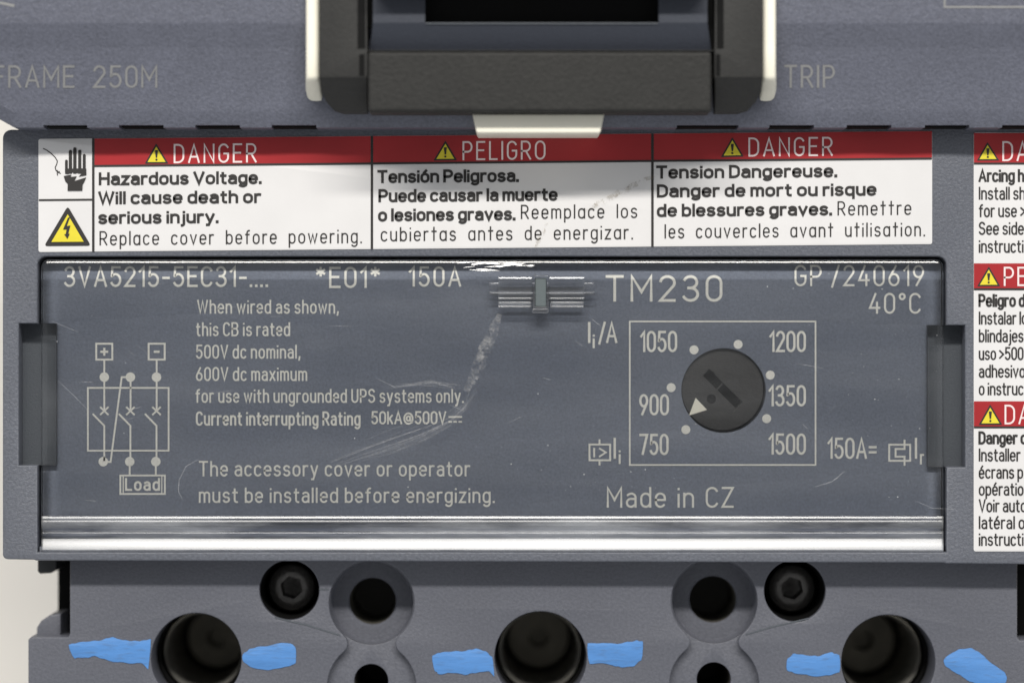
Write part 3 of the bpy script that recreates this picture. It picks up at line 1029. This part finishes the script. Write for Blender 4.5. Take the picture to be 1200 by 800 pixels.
def small_triangle(apex, bl, br, parent, big=False):
    cx = (apex[0] + bl[0] + br[0]) / 3
    cy = (apex[1] + bl[1] + br[1]) / 3
    b = MB()
    pts = []
    r = 4.5 if big else 1.3
    for p, q0, q1 in ((apex, br, bl), (bl, apex, br), (br, bl, apex)):
        p_, a_, b_ = Vector(p), Vector(q0), Vector(q1)
        da, db = (a_ - p_).normalized(), (b_ - p_).normalized()
        for i in range(7):
            t = i / 6
            pts.append(tuple(p_ + da * r * (1 - t) ** 2 + db * r * t * t))
    b.flat(pts, zl, lift=0.5)
    k = 0.69 if big else 0.76
    b.flat([(cx + (x - cx) * k, cy + (y - cy) * k) for x, y in (apex, bl, br)], zl, lift=1.1, mi=1)
    h = bl[1] - apex[1]
    if big:
        X, Y = cx, apex[1]
        q = [(0.5, 13.5), (-5.6, 27.5), (-1.2, 27.5), (-2.4, 33.5), (-4.2, 33), (-0.2, 38.5), (2.6, 32.4), (0.8, 32.8), (3.4, 22.8), (-1.0, 23.4), (3.0, 13.2)]
        mid = [(X + a * 0.95, Y + c) for a, c in q]
        b.flat([mid[0], mid[1], mid[2], mid[9], mid[10]], zl, lift=1.5)
        b.flat([mid[9], mid[2], mid[3], mid[7], mid[8]], zl, lift=1.55)
        b.flat([mid[4], mid[5], mid[6]], zl, lift=1.5)
    else:
        X = cx
        b.flat([(X - 1.8, apex[1] + h * 0.34), (X - 0.8, apex[1] + h * 0.70), (X + 0.8, apex[1] + h * 0.70), (X + 1.8, apex[1] + h * 0.34)], zl, lift=1.5)
        b.flat(circ(X, apex[1] + h * 0.80, 1.25, 10), zl, lift=1.5)
    return b.build('hazard_triangle', [M['black'], M['yellow']], parent)


lab = plate('danger_sticker', [[sy(x, y) for x, y in rrect(45, 162.8, 1092.5, 295.5, 2.5)]], LZ, 0.05, M['label'], CB, bevel=0.3, res=1)
lab['label'] = 'long white danger sticker in three languages with two hazard pictures'
b = MB()
b.strip([sy(45.5, 234.6), sy(108, 234.6)], 2.3, zl)
b.strip([sy(109.3, 163), sy(109.3, 295.4)], 2.8, zl)
b.strip([sy(435.8, 163), sy(435.8, 295.4)], 2.8, zl)
b.strip([sy(764.6, 163), sy(764.6, 295.4)], 2.8, zl)
for xa, xb in ((110.6, 434.4), (437.2, 763.3), (766, 1092)):
    b.strip([sy(xa, 195.2), sy(xb, 195.2)], 2.4, zl)
b.build('ruled_lines', M['black'], lab)
for xa, xb in ((110.8, 434.3), (437.3, 763.1), (766.1, 1092.2)):
    b = MB()
    b.flat([sy(xa, 163.1), sy(xa, 194.0), sy(xb, 194.0), sy(xb, 163.1)], zl, lift=0.25)
    b.build('red_band', M['red'], lab)
small_triangle((183, 168.2), (169.6, 192), (197.4, 191.8), lab)
small_triangle((522, 164.9), (508, 188.3), (535.6, 188), lab)
small_triangle((858.3, 161), (844.8, 184.3), (871.6, 183.7), lab)
small_triangle((79.4, 241.5), (51.6, 288.4), (106.6, 288.0), lab, big=True)
b = MB()
text(b, 'DANGER', 203.5, 191, 300.8, 22.6, 2.1, zl, font='iso', gap=2.6, slope=SLOPE)
text(b, 'PELIGRO', 542, 187.6, 639.3, 22.4, 2.1, zl, font='iso', gap=2.6, slope=SLOPE)
text(b, 'DANGER', 877, 183.3, 976, 22.4, 2.1, zl, font='iso', gap=2.6, slope=SLOPE)
b.build('signal_words', M['pink'], lab)
b = MB()
BW = 3.05
for s, x0, bl, x1 in [('Hazardous Voltage.', 115.7, 216.6, 306.5), ('Will cause death or', 115, 239, 306), ('serious injury.', 115, 262.2, 256),
                      ('Tensi\u00f3n Peligrosa.', 442, 214.2, 608), ('Puede causar la muerte', 443.4, 236.4, 653.5), ('o lesiones graves.', 443, 259, 604),
                      ('Tension Dangereuse.', 768.8, 208.8, 981), ('Danger de mort ou risque', 769.8, 230.6, 1027.2), ('de blessures graves.', 769.8, 253.5, 975)]:
    text(b, s, x0, bl, x1, 15.6, BW, zl, gap=0.85, space=2.3, slope=SLOPE)
b.build('bold_text', M['black'], lab)
b = MB()
for s, x0, bl, x1 in [('Replace cover before powering.', 116.6, 286.3, 424), ('Reemplace los', 610.4, 256.2, 746.8),
                      ('cubiertas antes de energizar.', 446.2, 281.7, 741.7), ('Remettre', 981.5, 252.3, 1068), ('les couvercles avant utilisation.', 778.8, 278.2, 1084)]:
    text(b, s, x0, bl, x1, 16.8, 1.65, zl, font='iso', gap=2.6, space=7.5, slope=SLOPE)
b.build('thin_text', M['black'], lab)

# shocked hand and the live wire
b = MB()
H = lambda pts: [sy(x, y) for x, y in pts]
for x0, x1, yt, yb in ((76.2, 79.4, 187.5, 203), (80.6, 84.4, 176.2, 204), (85.8, 89.6, 173.2, 204), (91.6, 95.2, 176.0, 204), (97.0, 100.4, 181.0, 204)):
    r = (x1 - x0) / 2
    b.flat(H(arc((x0 + x1) / 2, yt + r, r, 0, 180, 8) + [(x0, yb), (x1, yb)]), zl, lift=0.5)
b.flat(H([(76.2, 198), (101.0, 198), (101.2, 206), (92, 207.6), (95.5, 204), (84.6, 202.5), (79, 204.5), (76.2, 203.8)]), zl, lift=0.62)
b.flat(H([(74.6, 206.6), (83.5, 205), (83.0, 207.8), (90.0, 207.0), (87, 212.6), (101, 208.4), (98.4, 214.4), (96.6, 217.0), (79.4, 216.0), (76.5, 212.8)]), zl, lift=0.62)
b.flat(H([(79.4, 214.8), (96.8, 214.8), (96.4, 224), (79.2, 224)]), zl, lift=0.8)
b.strip(H([(50.5, 174.2), (55, 176.4), (60, 180.2), (64.6, 184.6), (67.2, 189), (66.4, 193), (64.6, 196.4), (65.6, 200), (68.6, 203)]), 1.1, zl)
b.strip(H([(70, 201.2), (66.8, 203.2), (67.6, 206)]), 1.0, zl)
b.strip(H([(66.6, 199.6), (69.4, 203), (71.2, 203.6)]), 1.0, zl)
b.build('shock_hand', M['black'], lab)
b = MB()
ribbon(b, [(772, 203), (750, 214), (722, 228), (700, 240), (686, 247)], 3.5, LZ + 1.2, 1.2, 21)
ribbon(b, [(640, 262), (634, 275), (627, 290)], 2.6, LZ + 1.2, 1.2, 22)
b.build('smear', M['smear'], lab)

lab2 = plate('arc_flash_sticker', [rrect(1141, 155.4, 1242, 645.8, 2.5)], LZ, 0.05, M['label'], CB, bevel=0.3, res=1)
lab2['label'] = 'tall white danger sticker with three red bands at the side'
for ya, yb in ((156, 190.6), (308.6, 337.6), (470, 499.2)):
    b = MB()
    b.flat([(1141.3, ya), (1141.3, yb), (1241.7, yb), (1241.7, ya)], zl, lift=0.25)
    b.build('red_band', M['red'], lab2)
b = MB()
for y in (191.8, 338.8, 500.4):
    b.strip([(1141.3, y), (1241.7, y)], 2.4, zl)
b.build('ruled_lines', M['black'], lab2)
small_triangle((1157.2, 166.6), (1144.8, 188.4), (1171, 188.2), lab2)
small_triangle((1158.8, 312.2), (1145, 335.6), (1172.2, 335.4), lab2)
small_triangle((1160.4, 473.6), (1146.8, 497.8), (1174.6, 497.6), lab2)
b = MB()
text(b, 'DANG', 1174.6, 189, 1239, 23.4, 2.1, zl, font='iso', gap=2.4)
text(b, 'PELIG', 1176.3, 335.2, 1240, 22.6, 2.1, zl, font='iso', gap=2.4)
text(b, 'DANG', 1177.2, 497, 1240, 23, 2.1, zl, font='iso', gap=2.4)
b.build('signal_words', M['pink'], lab2)
b = MB()
for s, bl, x1 in [('Arcing h', 213.5, 1200.5), ('Peligro d', 359.6, 1201.5), ('Danger d', 520.4, 1203.5)]:
    text(b, s, 1146.6, bl, x1, 15.4, 2.6, zl, gap=1.2, space=2.6)
b.build('bold_text', M['black'], lab2)
b = MB()
for s, bl, x1 in [('Install sh', 234.2, 1201.5), ('for use >', 254.6, 1202), ('See side', 275.2, 1200), ('instructi', 296.2, 1199.5),
                  ('Instalar lo', 380.2, 1204), ('blindajes', 401, 1199.5), ('uso >500', 421.8, 1199.5), ('adhesivo', 442.4, 1201.5), ('o instruc', 463, 1199.5),
                  ('Installer', 540.4, 1196), ('\u00e9crans p', 560.6, 1199), ('op\u00e9ratio', 580.4, 1199.5), ('Voir auto', 599.8, 1203), ('lat\u00e9ral o', 619.6, 1201),
                  ('instructi', 639.2, 1199.5)]:
    text(b, s, 1147, bl, x1, 15.4, 1.85, zl, gap=1.5, space=2.6)
b.build('small_text', M['black'], lab2)

# ---- raised upper block with vent slots along its foot
def prof_main(k=0.0, notch=False):
    """k slides the foot back for the cut corner"""
    p = [(-300, 88), (26, 88), (29, 87), (55, 73), (57, 72.3), (128 - k, 50.5 + k * 0.3), (131 - k, 50 + k * 0.3), ((146.6 if notch else 149.6) - k, (41.6 if notch else 40) + k * 0.3)]
    out = [wp(0, y, z) for y, z in p]
    yf = wp(0, (146.6 if notch else 149.6) - k, (41.6 if notch else 40) + k * 0.3)[1]
    pts = [(q[1], q[2]) for q in out]
    if notch:
        pts += [(yf, 34), (yf + 20, 34), (yf + 20, 0.1)]
    else:
        pts += [(yf - 0.3, 0.1)]
    pts += [(out[0][1], 0.1)]
    return pts


slots = [(54, 105), (142, 194), (231, 283), (320, 372), (792, 864), (900, 952), (990, 1042), (1081, 1133), (1171, 1222)]
b = MB()


def seg(mb, xa, xb, ka=0, kb=0, notch=False):
    ra = [((xa - CX) * (D - 20) / D, y, z) for y, z in prof_main(ka, notch)]
    rb = [((xb - CX) * (D - 20) / D, y, z) for y, z in prof_main(kb, notch)]
    mb.rings([ra, rb], cap_end=True, cap_start=True)


cur = 20
seg(b, -60, 20, 46, 0)
for a, c in slots:
    seg(b, cur, a)
    seg(b, a, c, notch=True)
    cur = c
seg(b, cur, 1246)
seg(b, 1246, 1326, 0, 46)
vents = [(a, c) for a, c in slots]
blk = b.build('upper_block', M['block'], CB, smooth=22)
for a, c in vents:  # a black box in each notch stands in for the slot's shade
    b = MB()
    prism(b, [(a + 1, 132), (c - 1, 132), (c - 1, 149.4), (a + 1, 149.4)], 31, 1)
    b.build('slot_shade', M['pit'], blk)
zs = lambda x, y: 72.3 - 21.8 * (y - 57) / 71
b = MB()
text(b, 'FRAME 250M', -8, 103.3, 184.5, 26.5, 2.7, zs, gap=2.0, space=7)
b.build('block_text', M['etchdim'], blk)
b = MB()
text(b, 'TRIP', 919, 103.3, 978.5, 27, 2.7, zs, gap=2.2)
b.build('block_text', M['etchdim'], blk)
b = MB()
zk = lambda x, y: 88
b.strip([(1107, -60), (1107, 8.5), (1225, 8.5), (1225, -60), (1107, -60)], 2.4, zk, closed=True)
b.build('printed_outline', M['etchdim'], blk)
b = MB()
b.strip([(-14, -2), (-3, 3), (14, 6.5), (17, 7)], 3.2, zk)
b.build('printed_mark', M['etchdim'], blk)
tab = plate('indicator_tab', [[(554, 134), (708, 134), (704, 154), (702, 156), (560, 156), (558, 154)]], 92, 1, M['cream'], CB, bevel=2)

# ---- switch handle
handle = group_part('switch_handle', CB)
HX0, HX1 = 374.0, 894.0
ho = [(HX0, -160), (HX0, 91), (430.5, 91), (430.5, 60), (837.5, 60), (837.5, 91), (HX1, 91), (HX1, -160), (838, -160), (838, 59), (430, 59), (430, -160)]
plate('handle_frame', [ho], 112, 50, M['handle'], handle, bevel=0.4, res=1)
for flip in (False, True):
    ck = [(430, 90), (430, 132), (402, 132), (391, 128.5), (382, 119), (376, 106), (HX0, 90)]
    if flip:
        ck = [(HX0 + HX1 - x, y) for x, y in ck]
    b = MB()
    tz = [112.2 - max(0, y - 90) * 0.85 for x, y in ck]
    top = [wp(x, y, z) for (x, y), z in zip(ck, tz)]
    b.rings([[(p[0], p[1], 44) for p in top], top], cap_end=True, cap_start=True)
    b.build('handle_cheek', M['handle'], handle)
plate('handle_bar', [rrect(431, 60.5, 834, 131.5, 4)], 116, 60, M['bar'], handle, bevel=4, res=3)
b = MB()
prism(b, [(437, -140), (498, -140), (498, 27), (437, 27)], 111.5, 60)
prism(b, [(772, -140), (829, -140), (829, 27), (772, 27)], 111.5, 60)
b.face([(437, 27, 112), (829, 27, 112), (834, 63, 95), (433, 63, 95)])
b.face([(437, 27, 112), (829, 27, 112), (829, 27, 60), (437, 27, 60)])
b.build('handle_well', M['well'], handle)
b = MB()
prism(b, [(437, -150), (829, -150), (829, -14), (437, -14)], 146, 84)  # unseen block added above the view to shade the handle hollow
b.build('shade_block', M['handle'], handle)
b = MB()
prism(b, [(400, -150), (866, -150), (866, 100), (400, 28)], 93, 46)  # black plate painted in for the deep shade of the hollow
b.build('hollow_shade', M['pit'], handle)
b = MB()
b.strip([(499, 27.6), (771, 27.6)], 1.6, lambda x, y: 112, lift=0.6)  # paler strip paints the highlight along the edge of the hollow
b.build('edge_highlight', M['pocket'], handle)
for xa, xb, ya, yb in ((419, 428, -60, 57), (421, 427, 64, 89), (840, 848, -60, 57), (839, 844, 64, 89)):
    b = MB()
    prism(b, [(xa, ya), (xb, ya), (xb, yb), (xa, yb)], 112.6, 100)  # raised black strips stand in for shade in the handle's gaps
    b.build('gap_shade', M['pit'], handle)


def rim(side):
    pth = [(-160, 366.5, 104), (60, 366.5, 104), (89, 366.5, 104), (94, 366.5, 101), (98, 366.6, 90), (106, 367, 72), (115, 369, 58), (123, 373, 48), (130, 379, 42)]
    rings = []
    for i, (y, x, z) in enumerate(pth):
        if side < 0:
            x = 2 * 634 - x
        c = wp(x, y, z)
        hw, hh = (8.6, 16) if i < 4 else (9, 14)
        n = 20
        rg = []
        for j in range(n):
            a = 2 * math.pi * j / n
            ca, sa = math.cos(a), math.sin(a)
            ex = 0.55
            rg.append((c[0] + hw * math.copysign(abs(ca) ** ex, ca), c[1], c[2] + hh * math.copysign(abs(sa) ** ex, sa) - hh))
        rings.append(rg)
    m_ = MB()
    m_.rings(rings, cap_end=True, cap_start=True)
    return m_.build('cream_rim', M['cream'], handle, smooth=45)


rim(1)
rim(-1)
